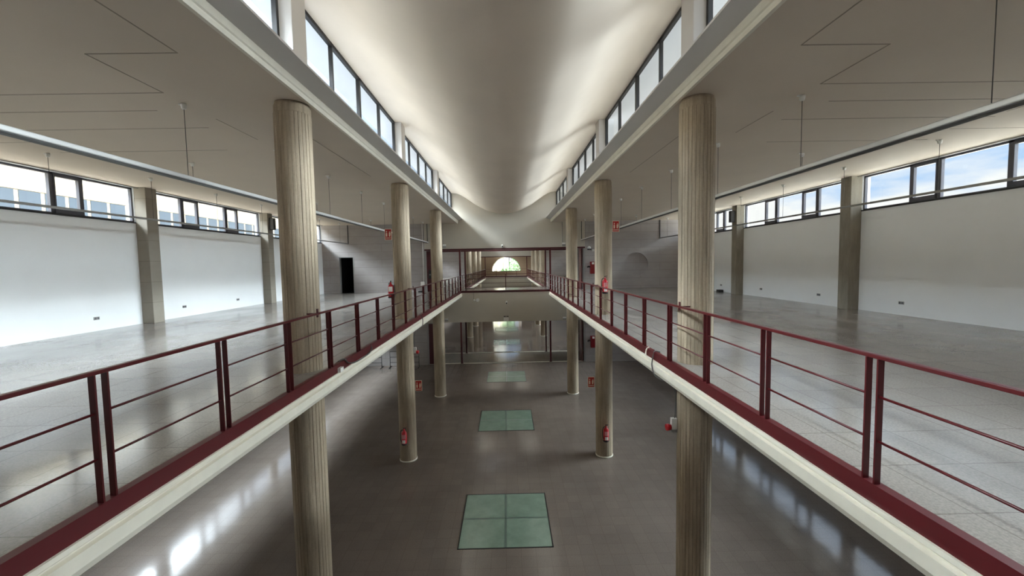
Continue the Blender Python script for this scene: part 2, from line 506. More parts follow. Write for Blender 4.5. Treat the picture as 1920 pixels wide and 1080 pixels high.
# round recess in the far walls (ring rim proud of a shallow disc)
def niche(sx, y, r=.715, zc=EYE - .19):
    mb = MB(); seg = 48
    ring = []
    for k in range(seg):
        a = 2 * PI * k / seg
        ring.append((sx * 7.88 + r * math.cos(a), zc + r * math.sin(a)))
    return ring
def niche_mesh(mb, ring, y, depth, sq):
    # wall tile with a round hole; square half-size sq
    cx = sum(p[0] for p in ring) / len(ring); cz = sum(p[1] for p in ring) / len(ring)
    n = len(ring)
    outer = []
    for x, z in ring:
        dx, dz = x - cx, z - cz
        s = sq / max(abs(dx), abs(dz))
        outer.append((cx + dx * s, cz + dz * s))
    a = [mb.bm.verts.new((x, y, z)) for x, z in ring]
    b = [mb.bm.verts.new((x, y + depth, z)) for x, z in ring]
    c = [mb.bm.verts.new((x, y, z)) for x, z in outer]
    for i in range(n):
        j = (i + 1) % n
        mb.bm.faces.new((a[i], a[j], c[j], c[i])); mb.bm.faces.new((a[i], b[i], b[j], a[j]))
    mb.bm.faces.new(b)

# ------------------------------------------------------------------ rebuild far walls with the round recess cut in
def cross_wall_niche(name, ya, yb, sides, door):
    old = bpy.data.objects[name]
    mb = MB()
    zc, sq = EYE - .19, .80
    holes = [(-XO, XO, 0, ZC)]
    if door: holes.append((-9.87, -9.055, ZU, ZU + 2.135))
    for sx in sides: holes.append((sx * 7.88 - sq, sx * 7.88 + sq, zc - sq, zc + sq))
    wall_y(mb, ya, yb, -XW, XW, 0, ZC, holes)
    for sx in sides:
        niche_mesh(mb, niche(sx, ya), ya, .14, sq)
    bmesh.ops.recalc_face_normals(mb.bm, faces=mb.bm.faces)
    mb.bm.to_mesh(old.data); mb.bm.free()
    mb = wall_y(MB(), ya, yb, -XO, XO, ZLO, ZC, [(-XO, XO, ZU - .004, ZO)])
    under_vault(mb, ya, yb)
    ST('wall_lintel', mb, M['plaster'])
cross_wall_niche('wall_far', Y1, Y1 + .25, (1,), True)
cross_wall_niche('wall_far.002', Y3, Y3 + .25, (-1, 1), False)

# end wall with the half-round window and the glazed entrance below
def end_wall():
    mb = MB()
    r, zs = 1.96, EYE - 1.03
    wall_y(mb, YE, YE + .25, -XW, XW, 0, ZC, [(-2.1, 2.1, zs, zs + 2.1), (-1.95, 1.95, 0, 2.62)])
    n = 32
    pts = [(r * math.cos(PI * k / n), zs + r * math.sin(PI * k / n)) for k in range(n + 1)]
    for (xa, za), (xb, zb) in zip(pts[:-1], pts[1:]):
        for y in (YE, YE + .25):
            mb.bm.faces.new([mb.bm.verts.new(p) for p in ((xa, y, za), (xa, y, zs + 2.1), (xb, y, zs + 2.1), (xb, y, zb))])
        mb.bm.faces.new([mb.bm.verts.new(p) for p in ((xa, YE, za), (xb, YE, zb), (xb, YE + .25, zb), (xa, YE + .25, za))])
    mb.box(-2.1, -r, YE, YE + .25, zs, zs + 2.1).box(r, 2.1, YE, YE + .25, zs, zs + 2.1)
    under_vault(mb, YE, YE + .25)
    return mb
k = NT('brown_end_wall'); k.col(srgb(150, 128, 104)); k.rough(.8); M['endwall'] = k.m
ST('wall_end', end_wall(), M['endwall'])
wn[0] += 1
fr = MB(); r = 1.96; zs = EYE - 1.03
fr.tube([(r * .98 * math.cos(PI * i / 32), YE + .1, zs + r * .98 * math.sin(PI * i / 32)) for i in range(33)], .035, 6)
fr.box(-r, r, YE + .06, YE + .14, zs - .02, zs + .05)
for x in (-.42, .40): fr.box(x - .03, x + .03, YE + .07, YE + .13, zs, zs + r * .97)
f = ST(f'window_{wn[0]}', fr, M['dkframe'])
mb = MB(); mb.bm.faces.new([mb.bm.verts.new((r * .97 * math.cos(PI * i / 32), YE + .1, zs + r * .97 * math.sin(PI * i / 32))) for i in range(33)])
O('pane', mb, M['glass'], f)
fr = MB()
for x in (-1.95, -.98, 0, .98, 1.95): fr.box(x - .03, x + .03, YE + .08, YE + .14, 0, 2.62)
for z in (.03, 1.0, 2.05, 2.59): fr.box(-1.95, 1.95, YE + .08, YE + .14, z - .03, z + .03)
f = ST('door_2', fr, M['frame'])
for i in range(4):
    O('pane', MB().box(-1.92 + .975 * i, -1.01 + .975 * i, YE + .105, YE + .111, .06, 2.56), M['glass'], f)

# red steel edge and white moulding along the balcony edges
def edge_red(sx, ya, yb):
    p = [(XB - .012, ZU - .125), (XB, ZU - .125), (XB + .0, ZU + .0), (XB + .06, ZU), (XB + .06, ZU + .012), (XB - .012, ZU + .012)]
    return MB().prism_y([(sx * x, z) for x, z in p], ya, yb)
def edge_white(sx, ya, yb):
    p = [(XB - .001, -.125), (XB - .030, -.128), (XB - .034, -.160), (XB - .022, -.172), (XB - .022, -.182), (XB - .058, -.190), (XB - .062, -.285), (XB - .030, -.345), (XB - .001, -.345)]
    return MB().prism_y([(sx * x, z + ZU) for x, z in p], ya, yb)
n = 12
for ya, yb in ((Y0 + .05, Y1), (Y2, Y3)):
    for sx in (-1, 1):
        ST(f'trim_{n}', edge_red(sx, ya, yb), M['bandred']); n += 1
        ST(f'trim_{n}', edge_white(sx, ya, yb), M['trimwhite']); n += 1
# red bars of the big openings: head, sill
for ya in (Y1, Y2 - .25, Y3):
    ST(f'trim_{n}', MB().box(-XO, XO, ya - .03, ya + .10, ZO - .06, ZO + .03), M['dkred']); n += 1
    ST(f'trim_{n}', MB().box(-XB, XB, ya - .02, ya + .06, ZU - .11, ZU + .012), M['dkred']); n += 1
for sx in (-1, 1):
    ST(f'trim_{n}', MB().box(*sorted((sx * 4.70, sx * XO)), Y1 - .02, Y1 + .26, ZU, ZO - .06), M['grey']); n += 1
    ST(f'trim_{n}', MB().box(*sorted((sx * 4.70, sx * XO)), Y1 - .02, Y1 + .26, .03, ZLO), M['grey']); n += 1

# ------------------------------------------------------------------ columns
def column_mesh(boards=30, r=.257, z0=0.0, z1=ZC, cap=True):
    rnd = random.Random(3)
    mb = MB()
    prof = []
    for j in range(boards):
        a0 = 2 * PI * j / boards; a1 = 2 * PI * (j + 1) / boards
        rr = r * (1 + rnd.uniform(-.012, .012))
        g = (a1 - a0) * .07
        prof += [(r * .968, a0), (rr, a0 + g), (rr * 1.004, (a0 + a1) / 2), (rr, a1 - g)]
    ztop = z1 - .16
    zs = [z0, z0 + .02, 1.6, 3.0, ztop]
    rings = [[mb.bm.verts.new((q * math.cos(a), q * math.sin(a), z)) for q, a in prof] for z in zs]
    n = len(prof)
    for i in range(len(rings) - 1):
        for k in range(n):
            mb.bm.faces.new((rings[i][k], rings[i][(k + 1) % n], rings[i + 1][(k + 1) % n], rings[i + 1][k]))
    mb.bm.faces.new(rings[0]); mb.bm.faces.new(rings[-1])
    return mb
ordn = ['nearest', 'second', 'third']
root = T('column', 'tall round board-marked concrete column, nearest in the left row, with the railing passing in front', 'column', (-XC, 6.325, 0), 'columns of the near hall')
O('shaft', column_mesh(), M['column'], root)
mbc = MB().lathe([(.250, ZC - .165), (.254, ZC - .15), (.254, ZC - .05), (.240, ZC - .03), (.235, ZC)], 40)
O('capital', mbc, M['column'], root)
O('base_ring', MB().lathe([(.262, 0), (.272, .004), (.270, .035), (.258, .045)], 40), M['trimwhite'], root)
cl = {
 (-1, 1): 'round concrete column, second in the left row, carrying fire extinguishers on both storeys',
 (-1, 2): 'round concrete column, third and farthest in the left row, before the far wall opening',
 (1, 0): 'tall round board-marked concrete column, nearest in the right row, with a red alarm box below',
 (1, 1): 'round concrete column, second in the right row, with a red extinguisher hanging on its front',
 (1, 2): 'round concrete column, third and farthest in the right row, before the far wall opening'}
for (sx, i), lb in cl.items():
    dup(root, (sx * XC, 6.325 + 6.11 * i, 0), lb, 'columns of the near hall', rz=.3 * i + (1.1 if sx > 0 else 0))
for sx, sn in ((-1, 'left'), (1, 'right')):
    for i in range(3):
        dup(root, (sx * XC, 33.6 + 6.11 * i, 0), f'distant pale round column, {["first", "second", "last"][i]} of the three seen {sn} of the half-round window', 'columns of the hall beyond', rz=.5 * i)

# square piers on the side walls
def pier(sx, i, label):
    r = T('concrete_pier', label, 'pier', (sx * XW, 12.265 + 6.11 * i, ZU), 'wall piers')
    xs = sorted((-sx * .34, sx * .0))
    O('shaft', MB().box(*xs, .0, .39, 0, ZC - ZU), M['pier_block'] if sx < 0 else M['pier'], r, bevel=.012)
    return r
pier(-1, 0, 'square concrete pier with block joints on the left wall, the nearer one')
pier(-1, 1, 'square concrete pier on the left wall, the farther one, with a black loudspeaker')
pier(1, 0, 'square brown-grey concrete pier on the right wall, the nearer one')
pier(1, 1, 'square concrete pier on the right wall, the farther one, with a loudspeaker')

# short piers between clerestory windows
cp = T('clerestory_pier', 'short pale pier between the high windows on the left, nearest one', 'pier', (-3.10, 6.33, EYE + 2.80), 'clerestory piers')
O('shaft', MB().box(-.09, .19, -.21, .21, 0, 1.405), M['beam'], cp, bevel=.01)
for sx, sn in ((-1, 'left'), (1, 'right')):
    for i in range(3):
        if sx < 0 and i == 0: continue
        dup(cp, (sx * 3.10, 6.33 + 6.11 * i, EYE + 2.80), f'short pale pier between the high windows on the {sn}, {["nearest", "middle", "farthest"][i]} one', rz=0 if sx < 0 else PI)

# ------------------------------------------------------------------ railings
def railing(name, label, length, pitch, first, brackets=(), z_foot=.012, group=None):
    """runs along +Y from its origin; foot at origin height"""
    r = T(name, label, 'railing', (0, 0, 0), group)
    H = .925
    O('top_rail', MB().box(-.022, .022, 0, length, H - .028, H), M['red'], r, bevel=.004)
    ks = []
    y = first
    while y < length - .1:
        ks.append(y); y += pitch
    for y in ks:
        for s in (-.045, .045):
            if 0 < y + s < length:
                O('post', MB().box(-.022, .022, y + s - .006, y + s + .006, z_foot, H - .028), M['red'], r)
    edges = [0] + ks + [length]
    for a, b in zip(edges[:-1], edges[1:]):
        a2 = a + (.05 if a > 0 else 0); b2 = b - (.05 if b < length else 0)
        if b2 - a2 < .1: continue
        for h in (.632, .318):
            O('cross_rod', MB().tube([(0, a2, h), (0, b2, h)], .0095, 8), M['red'], r)
    return r
RY0 = .27
P0 = 2.774 - 2 * 1.1955 - RY0
L1 = Y1 - .05 - RY0
rl = railing('balcony_railing', 'long oxblood steel railing along the left balcony edge', L1, 1.1955, P0, group='balcony railings')
rl.location = (-XB - .012, RY0, ZU)
for i in range(3):
    yc = 6.0 - RY0 + 6.11 * i
    O('column_bracket', MB().box(-.16, 0, yc - .005, yc + .005, .90, .92).box(-.008, .008, yc - .02, yc + .02, .86, .985), M['dkred'], rl)
rr = dup(rl, (XB + .012, RY0, ZU), 'long oxblood steel railing along the right balcony edge')
for o in list(rr.children):
    if o.name.startswith('column_bracket'): o.rotation_euler = (0, 0, 0); o.scale = (-1, 1, 1)
r2 = railing('balcony_railing', 'distant left balcony railing in the hall beyond the opening', Y3 - Y2 - .4, 1.1955, .6, group='railings of the hall beyond')
r2.location = (-XB - .012, Y2 + .2, ZU)
dup(r2, (XB + .012, Y2 + .2, ZU), 'distant right balcony railing in the hall beyond the opening')
# bridge railings
def flat_rail(name, label, length, loc, rz, posts):
    r = T(name, label, 'railing', loc, None, rz)
    O('top_rail', MB().box(-.02, .02, 0, length, .897, .925), M['dkred'], r)
    for h in (.61, .32, .06):
        O('cross_rod', MB().tube([(0, 0, h), (0, length, h)], .012, 6), M['dkred'], r)
    for y in posts:
        O('post', MB().box(-.015, .015, y - .025, y + .025, .012, .897), M['dkred'], r)
    return r
flat_rail('bridge_railing', 'dark red railing across the far side of the bridge floor', 2 * XB - .1, (-XB + .05, Y2 - .13, ZU), -PI / 2, (XB - .05,))
flat_rail('bridge_railing', 'short dark red railing closing the left end of the bridge', 2.7, (-2.72, Y1 + .15, ZU), 0, (1.35,))
flat_rail('bridge_railing', 'short dark red railing closing the right end of the bridge', 2.7, (2.72, Y1 + .15, ZU), 0, (1.35,))
flat_rail('bridge_railing', 'small dark red railing below the half-round window', 2 * XB - .2, (-XB + .08, Y3 + .05, ZU), -PI / 2, (1.3, 2.6, 3.9))
for o in C.objects:
    if o.name.startswith('bridge_railing') and abs(o.rotation_euler.z + PI / 2) < .01: pass
# steel posts of the openings
fp = T('steel_post', 'dark red steel post at the left front corner of the bridge', 'post', (-2.70, Y1 + .02, ZU), 'steel posts of the openings')
O('shaft', MB().box(-.05, .05, -.05, .05, .012, ZO - ZU - .06), M['red'], fp)
O('base_plate', MB().box(-.075, .075, -.075, .075, 0, .012), M['dkred'], fp)
dup(fp, (2.70, Y1 + .02, ZU), 'dark red steel post at the right front corner of the bridge')
dup(fp, (-2.70, Y2 - .07, ZU), 'dark red steel post at the left rear corner of the bridge')
dup(fp, (2.70, Y2 - .07, ZU), 'dark red steel post at the right rear corner of the bridge')
lp = T('steel_post', 'dark red steel post under the bridge, front left, standing on the lower floor', 'post', (-2.74, Y1 + .14, .03), 'steel posts of the openings')
O('shaft', MB().box(-.05, .05, -.05, .05, .012, ZLO - .03), M['dkred'], lp)
O('base_plate', MB().box(-.08, .08, -.08, .08, 0, .012), M['dkred'], lp)
dup(lp, (2.68, Y1 + .14, .03), 'dark red steel post under the bridge, front right, standing on the lower floor')
dup(lp, (-2.74, Y2 - .10, .03), 'dark red steel post under the bridge, rear left, behind the front one')
dup(lp, (2.68, Y2 - .10, .03), 'dark red steel post under the bridge, rear right, behind the front one')
dup(fp, (-2.68, Y3 + .02, ZU), 'thin distant post left of the half-round window')
dup(fp, (2.62, Y3 + .02, ZU), 'thin distant post right of the half-round window')

# folding door leaves at the sides of the openings
def leaf(label, x0, x1, ya, yb, z0, z1, knob):
    r = T('door_leaf', label, 'door', ((x0 + x1) / 2, (ya + yb) / 2, z0))
    cx, cy = (x0 + x1) / 2, (ya + yb) / 2
    O('panel', MB().box(x0 - cx, x1 - cx, ya - cy, yb - cy, .01, z1 - z0 - .07), M['dkred'], r)
    if knob:
        O('handle', MB().lathe([(.05, 0), (.06, .01), (.05, .03)], 16, (.02, ya - cy - .03, 1.02), 'Y'), M['rose'], r)
        O('lock_case', MB().box(-.06, .10, ya - cy - .03, ya - cy, .78, 1.30), M['black'], r)
    return r
leaf('dark red door leaf at the left edge of the upper opening, with a pale handle', -4.70, -4.36, Y1 + .06, Y1 + .11, ZU, ZO, True)
leaf('dark red door leaf standing edge-on at the right of the upper opening', 4.57, 4.63, Y1 + .06, Y1 + .80, ZU, ZO, False)
leaf('dark red door leaf at the left edge of the lower opening', -4.70, -4.36, Y1 + .06, Y1 + .11, .03, ZLO, False)
leaf('dark red door leaf standing edge-on at the right of the lower opening', 4.57, 4.63, Y1 + .06, Y1 + .80, .03, ZLO, False)

# ------------------------------------------------------------------ suspended tracks and rails
def rose_mb(y, z=0):
    return MB().lathe([(.018, -.085), (.034, -.075), (.040, -.03), (.036, 0)], 16, (0, y, z)).box(-.075, .03, y - .012, y + .012, z - .02, z)
def track(name, label, x, w, h, ztop, slotted, mat):
    r = T(name, label, 'light track', (x, 0.3, ztop), None)
    L = Y1 - .3
    if slotted:
        O('housing', MB().box(-w / 2, w / 2, 0, L, -h, 0), mat, r, bevel=.012)
        O('slot', MB().box(-w / 2 + .012, w / 2 - .012, .02, L - .02, -h - .012, -h + .004), M['slot'], r)
    else:
        O('housing', MB().box(-w / 2, w / 2, 0, L, -h, 0), mat, r, bevel=.008)
    H = ZC - ztop
    for i in range(10):
        y = 3.77 + 2.43 * i - 2.43 - .3
        if y > L: break
        O('suspension_cable', MB().tube([(0, y, 0), (0, y, H - .08)], .0045, 6), M['cable'], r)
        O('ceiling_rose', rose_mb(y, H), M['rose'], r)
    O('end_conduit', MB().box(-.018, .018, L - .035, L - .002, 0, H), M['slot'], r)
    return r
track('light_track', 'long pale light track hung on thin cables in the left aisle', -4.60, .13, .062, EYE + 1.382, True, M['track'])
track('light_track', 'long pale light track hung on thin cables in the right aisle', 4.60, .13, .062, EYE + 1.372, True, M['track'])
track('light_track', 'slim grey rail hung in front of the left windows', -9.30, .05, .05, EYE + 1.368, False, M['steel'])
track('light_track', 'slim grey rail hung in front of the right windows', 9.30, .05, .05, EYE + 1.388, False, M['steel'])
hk = T('ceiling_hook', 'small white ceiling hook in the left aisle above the track, nearest one', 'hook', (-7.05, 9.55, ZC), 'ceiling hooks')
O('rose', rose_mb(0), M['rose'], hk)
O('wire', MB().tube([(0, 0, -.08), (0, .004, -.38)], .0045, 6), M['cable'], hk)
for sx, sn in ((-1, 'left'), (1, 'right')):
    for i in range(3):
        if sx < 0 and i == 0: continue
        dup(hk, (sx * 7.05, 9.55 + 6.1 * i, ZC), f'small white ceiling hook in the {sn} aisle above the track, {["nearest", "middle", "farthest"][i]} one')
# conduits along the window heads
for sx, sn in ((-1, 'left'), (1, 'right')):
    mb = MB(); x = sx * (XW - .14)
    mb.tube([(x, .4, ZC - .022), (x, 24.3, ZC - .022)], .014, 8)
    mb.tube([(x + sx * .05, .4, ZC - .018), (x + sx * .05, 24.3, ZC - .018)], .011, 8)
    tag(O('ceiling_conduit', mb, M['steel']), f'pair of thin conduits along the ceiling over the {sn} windows', 'conduit')
# slim ledge under the windows
for sx in (-1, 1):
    for a, b in BAYS:
        ST(f'trim_{n}', MB().box(*sorted((sx * (XW - .02), sx * (XW + .12))), a, b, ZS - .035, ZS), M['dkframe']); n += 1

# ------------------------------------------------------------------ fire signs
def sign_pict(mb, x, z, s=1.0):
    pass
def fire_sign(label, loc):
    r = T('fire_sign', label, 'sign', loc, 'fire extinguisher signs')
    W, H = .105, .165
    O('plate', MB().box(-W, W, -.004, .004, -H, H), M['signedge'], r)
    O('red_field', MB().box(-W + .014, W - .014, -.007, -.0035, -H + .014, H - .014), M['signred'], r)
    y0, y1 = -.010, -.0065
    b = MB()                                       # extinguisher and flame on the left, body and hose on the right
    b.lathe([(.004, -.055), (.020, -.052), (.020, .0), (.012, .016), (.006, .02)], 12, (-.045, -.0085, 0)) if False else None
    def poly(pts): 
        a = [b.bm.verts.new((x, y0, z)) for x, z in pts]; c = [b.bm.verts.new((x, y1, z)) for x, z in pts]
        m = len(pts)
        for i in range(m): b.bm.faces.new((a[i], a[(i + 1) % m], c[(i + 1) % m], c[i]))
        b.bm.faces.new(a); b.bm.faces.new(c[::-1])
    poly([(-.068, -.065), (-.026, -.065), (-.026, .030), (-.036, .045), (-.058, .045), (-.068, .030)])
    poly([(-.056, .058), (-.038, .058), (-.030, .078), (-.044, .112), (-.062, .085)])
    poly([(.022, -.065), (.062, -.065), (.062, .040), (.052, .060), (.032, .060), (.022, .040)])
    poly([(.030, .066), (.066, .074), (.066, .086), (.030, .082)])
    poly([(.068, -.02), (.076, -.02), (.076, .07), (.068, .07)])
    O('pictogram', b, M['signedge'], r)
    O('caption_bar', MB().box(-W + .026, W - .026, y0, y1, -.118, -.098), M['signedge'], r)
    O('mount', MB().box(-.012, .012, .004, .05, -.05, .05), M['grey'], r)
    return r
s = fire_sign('red fire extinguisher sign beside the second left column, upper storey', (-3.41, 12.25, EYE + .935))
def sdup(lb, loc): dup(s, loc, lb)
sdup('red fire extinguisher sign beside the second right column, upper storey', (3.41, 12.25, EYE + 1.06))
sdup('red fire extinguisher sign beside the second left column, lower storey', (-2.69, 12.43, EYE - 3.73))
sdup('red fire extinguisher sign beside the second right column, lower storey', (2.675, 12.43, EYE - 3.73))

# ------------------------------------------------------------------ fire extinguishers
def extinguisher(label, loc, rz, variant=0):
    r = T('fire_extinguisher', label, 'fire extinguisher', loc, 'fire extinguishers', rz)
    # local: back against y=0 (column), front towards -y ; z=0 at foot
    c = (0, -.105, 0)
    O('cylinder', MB().lathe([(.060, .03), (.078, .035), (.080, .06), (.080, .335), (.074, .375), (.055, .405), (.028, .42), (.026, .44)], 24, c), M['extred'], r)
    O('foot', MB().lathe([(.082, 0), (.086, .005), (.086, .045), (.080, .05)], 24, c), M['black'], r)
    def patch(z0, z1, a0, a1, rad):
        mb = MB(); n = 10; lo = []; hi = []
        for k in range(n + 1):
            a = a0 + (a1 - a0) * k / n
            x, y = rad * math.sin(a), -rad * math.cos(a) - .105
            lo.append(mb.bm.verts.new((x, y, z0))); hi.append(mb.bm.verts.new((x, y, z1)))
        for k in range(n): mb.bm.faces.new((lo[k], lo[k + 1], hi[k + 1], hi[k]))
        return mb
    if variant == 0:
        O('instruction_label', patch(.20, .33, -.75, .75, .0815), M['pinklabel'], r)
        O('service_label', patch(.065, .165, -.6, .6, .0815), M['label'], r)
    else:
        O('instruction_label', patch(.20, .35, .35, 1.95, .0815), M['label'], r)
    v = MB().lathe([(.022, .43), (.026, .435), (.026, .475), (.016, .485)], 14, c)
    O('valve', v, M['extred'], r)
    O('lever', MB().box(-.012, .055, -.118, -.092, .485, .497).box(-.012, .07, -.116, -.094, .515, .525).box(-.016, .0, -.115, -.095, .48, .525), M['black'], r)
    O('hose', MB().tube(smooth_path([(-.02, -.12, .465), (-.075, -.13, .45), (-.108, -.13, .38), (-.110, -.125, .26), (-.098, -.125, .14), (-.07, -.125, .075)], 6), .011, 8), M['black'], r)
    O('bracket', MB().box(-.03, .03, -.04, .0, .30, .38).box(-.02, .02, -.03, 0, .06, .40), M['steel'], r)
    return r
R_ = .262
extinguisher('red fire extinguisher on the second left column, lower storey, with two labels', (-XC - .02, 12.435 - R_, EYE - 5.43), 0)
e0 = bpy.data.objects['fire_extinguisher']
dup(e0, (XC - .03, 12.435 - R_, EYE - 5.47), 'red fire extinguisher on the second right column, lower storey, with two labels')
dup(e0, (XC - .04, 12.435 - R_, EYE - .945), 'red fire extinguisher on the second right column, upper storey, hose looping left')
a = 1.02
extinguisher('red fire extinguisher on the left side of the second left column, upper storey', (-XC - R_ * math.sin(a), 12.435 - R_ * math.cos(a), EYE - .975), -a, 1)

# ------------------------------------------------------------------ alarm boxes with their cables
def alarm(label, loc, sx):
    r = T('alarm_box', label, 'alarm', loc, 'alarm boxes')
    O('case', MB().box(-.045, .045, -.035, .035, -.09, .09), M['rose'], r, bevel=.006)
    O('red_dome', MB().lathe([(.052, 0), (.055, .03), (.045, .075), (.0, .09)][:3], 18, (-.045 * sx - (.075 if sx > 0 else 0), 0, -.06), 'X'), M['extred'], r)
    O('clip', MB().box(-.03, .05, -.03, .03, -.135, -.09), M['grey'], r)
    return r
alarm('white alarm box with a red dome on the nearest right column, lower storey', (2.775, 6.40, EYE - 2.63), 1)
alarm('small white alarm box on the second left column, lower storey', (-2.775, 12.45, EYE - 2.62), -1)
xw = XB - .066
def cab(label, pts, r_, mat='cable'):
    o = O('cable', MB().tube(smooth_path(pts, 6), r_, 8), M[mat]); tag(o, label, 'cable'); return o
cab('grey cable looping over the right balcony edge down to the alarm box',
    [(XB + .10, 7.0, ZU + .012), (XB - .015, 6.95, ZU + .035), (XB - .05, 6.93, ZU - .06), (xw - .012, 6.90, ZU - .20), (xw - .012, 6.80, ZU - .32), (XB - .05, 6.62, ZU - .36), (2.74, 6.47, ZU - .38), (2.795, 6.41, ZU - .52), (2.80, 6.40, ZU - .8), (2.79, 6.40, EYE - 2.54)], .011)
cab('second pale conduit strapped round the right balcony edge near the nearest column',
    [(XB + .03, 7.35, ZU + .02), (XB - .03, 7.32, ZU - .02), (XB - .05, 7.28, ZU - .115), (XB - .05, 7.1, ZU - .115), (XB - .05, 6.96, ZU - .115)], .014, 'trimwhite')
cab('grey cable lying over the left balcony edge beside the nearest column',
    [(-XB - .06, 6.75, ZU + .014), (-XB + .01, 6.82, ZU + .04), (-XB + .045, 6.95, ZU - .06), (-XB + .045, 7.3, ZU - .118), (-XB + .045, 7.9, ZU - .118), (-XB + .03, 8.15, ZU - .07), (-XB - .0, 8.2, ZU + .02)], .013)
O('clamp', MB().box(-XB + .0, -XB + .06, 6.55, 6.68, ZU - .125, ZU - .05), M['rose']); 
tag(bpy.data.objects['clamp'], 'small white clamp box on the left balcony edge', 'clamp'); bpy.data.objects['clamp'].name = 'junction_box'
cab('dark cable running round the left balcony edge to the second left column',
    [(-XB - .02, 12.95, ZU + .02), (-XB + .05, 12.92, ZU - .05), (-xw + .012, 12.9, ZU - .20), (-xw, 12.8, ZU - .34), (-2.74, 12.6, ZU - .38), (-2.80, 12.5, ZU - .6), (-2.79, 12.46, EYE - 2.54)], .012)

# ------------------------------------------------------------------ glass panels set in the lower floor
gp = T('glass_floor_panel', 'large square green glass floor panel nearest in the lower floor', 'glass panel', (-.02, 9.335, 0), 'glass floor panels')
hw = 1.03
mb = MB()
mb.box(-hw, hw, -hw, -hw + .025, -.01, .007).box(-hw, hw, hw - .025, hw, -.01, .007).box(-hw, -hw + .025, -hw, hw, -.01, .007).box(hw - .025, hw, -hw, hw, -.01, .007)
O('frame', mb, M['black'], gp)
mb = MB().box(-.028, .028, -hw, hw, -.01, .0055).box(-hw, hw, -.028, .028, -.01, .0055)
k = NT('dark_green_seam'); k.col((.09, .14, .11, 1)); k.rough(.3); M['seam'] = k.m
O('cross_seam', mb, M['seam'], gp)
for ix in (-1, 1):
    for iy in (-1, 1):
        xs = sorted((ix * .022, ix * (hw - .025))); ys = sorted((iy * .022, iy * (hw - .025)))
        O('glass_pane', MB().box(*xs, *ys, -.01, .005), M['gfloor'], gp)
for i, (y, lb) in enumerate([(15.44, 'second green glass floor panel, between the two extinguisher columns'), (21.54, 'third dim glass floor panel, close to the lower opening'), (31.1, 'far glass floor panel seen through the lower opening, nearer one'), (37.1, 'far glass floor panel seen through the lower opening, farther one')]):
    dup(gp, (-.02, y, 0), lb)

# ------------------------------------------------------------------ small fittings
def outlet(label, sx, y, z):
    r = T('wall_outlet', label, 'outlet', (sx * XW, y, z), 'wall outlets', 0 if sx < 0 else PI)
    O('plate', MB().box(0, .018, -.075, .075, -.04, .04), M['grey'], r, bevel=.004)
    O('socket', MB().lathe([(.026, 0), (.024, .004)], 16, (.018, -.035, 0), 'X').lathe([(.026, 0), (.024, .004)], 16, (.018, .035, 0), 'X'), M['frame'], r)
for sx, y, lb in [(-1, 10.9, 'double outlet low on the left wall, nearer than the first pier'), (-1, 13.86, 'double outlet low on the left wall, just beyond the first pier'), (-1, 16.6, 'double outlet low on the left wall, near the second pier'),
                  (1, 10.91, 'double outlet low on the right wall, nearest one, before the first pier'), (1, 13.86, 'double outlet low on the right wall, just beyond the first pier'), (1, 17.05, 'double outlet low on the right wall, before the second pier'), (1, 20.27, 'small outlet low on the right wall, beyond the second pier')]:
    outlet(lb, sx, y, EYE - 1.262)
r = T('cable_box', 'small black box on the floor against the right wall, beyond the second pier', 'box', (10.70, 20.1, ZU))
O('case', MB().box(-.10, .12, -.14, .14, 0, .10), M['black'], r, bevel=.01)
O('lid', MB().box(-.09, .11, -.13, .13, .10, .115), M['slot'], r)

def speaker(label, loc, s):
    r = T('loudspeaker', label, 'loudspeaker', loc, 'wall loudspeakers')
    O('cabinet', MB().box(-.10, .10, -.09, .09, -.26, .26), M['black'], r, bevel=.012)
    O('grille', MB().box(-.085, .085, -.098, -.09, -.24, .24), M['slot'], r)
    O('bracket', MB().box(*sorted((s * .09, s * .115)), -.04, .04, -.12, .12), M['steel'], r)
speaker('slim black loudspeaker on the farther left pier', (-10.415, 18.57, EYE + 1.97), -1)
speaker('slim black loudspeaker on the farther right pier', (10.415, 18.57, EYE + 1.955), 1)

def emergency(label, loc, w=.19, h=.2, conduit=0):
    r = T('emergency_light', label, 'emergency light', loc, 'emergency lights')
    O('case', MB().box(-w / 2, w / 2, -.06, 0, .0, h / 2), M['rose'], r, bevel=.008)
    O('diffuser', MB().box(-w / 2, w / 2, -.055, 0, -h / 2, -.01), M['grey'], r, bevel=.008)
    if conduit:
        O('conduit', MB().tube([(-w / 2 + .02, -.018, h / 2), (-w / 2 + .02, -.018, conduit)], .013, 8), M['steel'], r)
yw = Y1 + .004
emergency('white emergency light above the upper opening, left side', (-3.60, yw, EYE + 1.115), conduit=1.31)
emergency('white emergency light above the upper opening, right side', (3.53, yw, EYE + 1.10), conduit=1.33)
emergency('white emergency light above the lower opening, left side', (-3.60, yw, EYE - 3.31), .2, .15)
emergency('white emergency light above the lower opening, right side', (3.53, yw, EYE - 3.35), .2, .15)

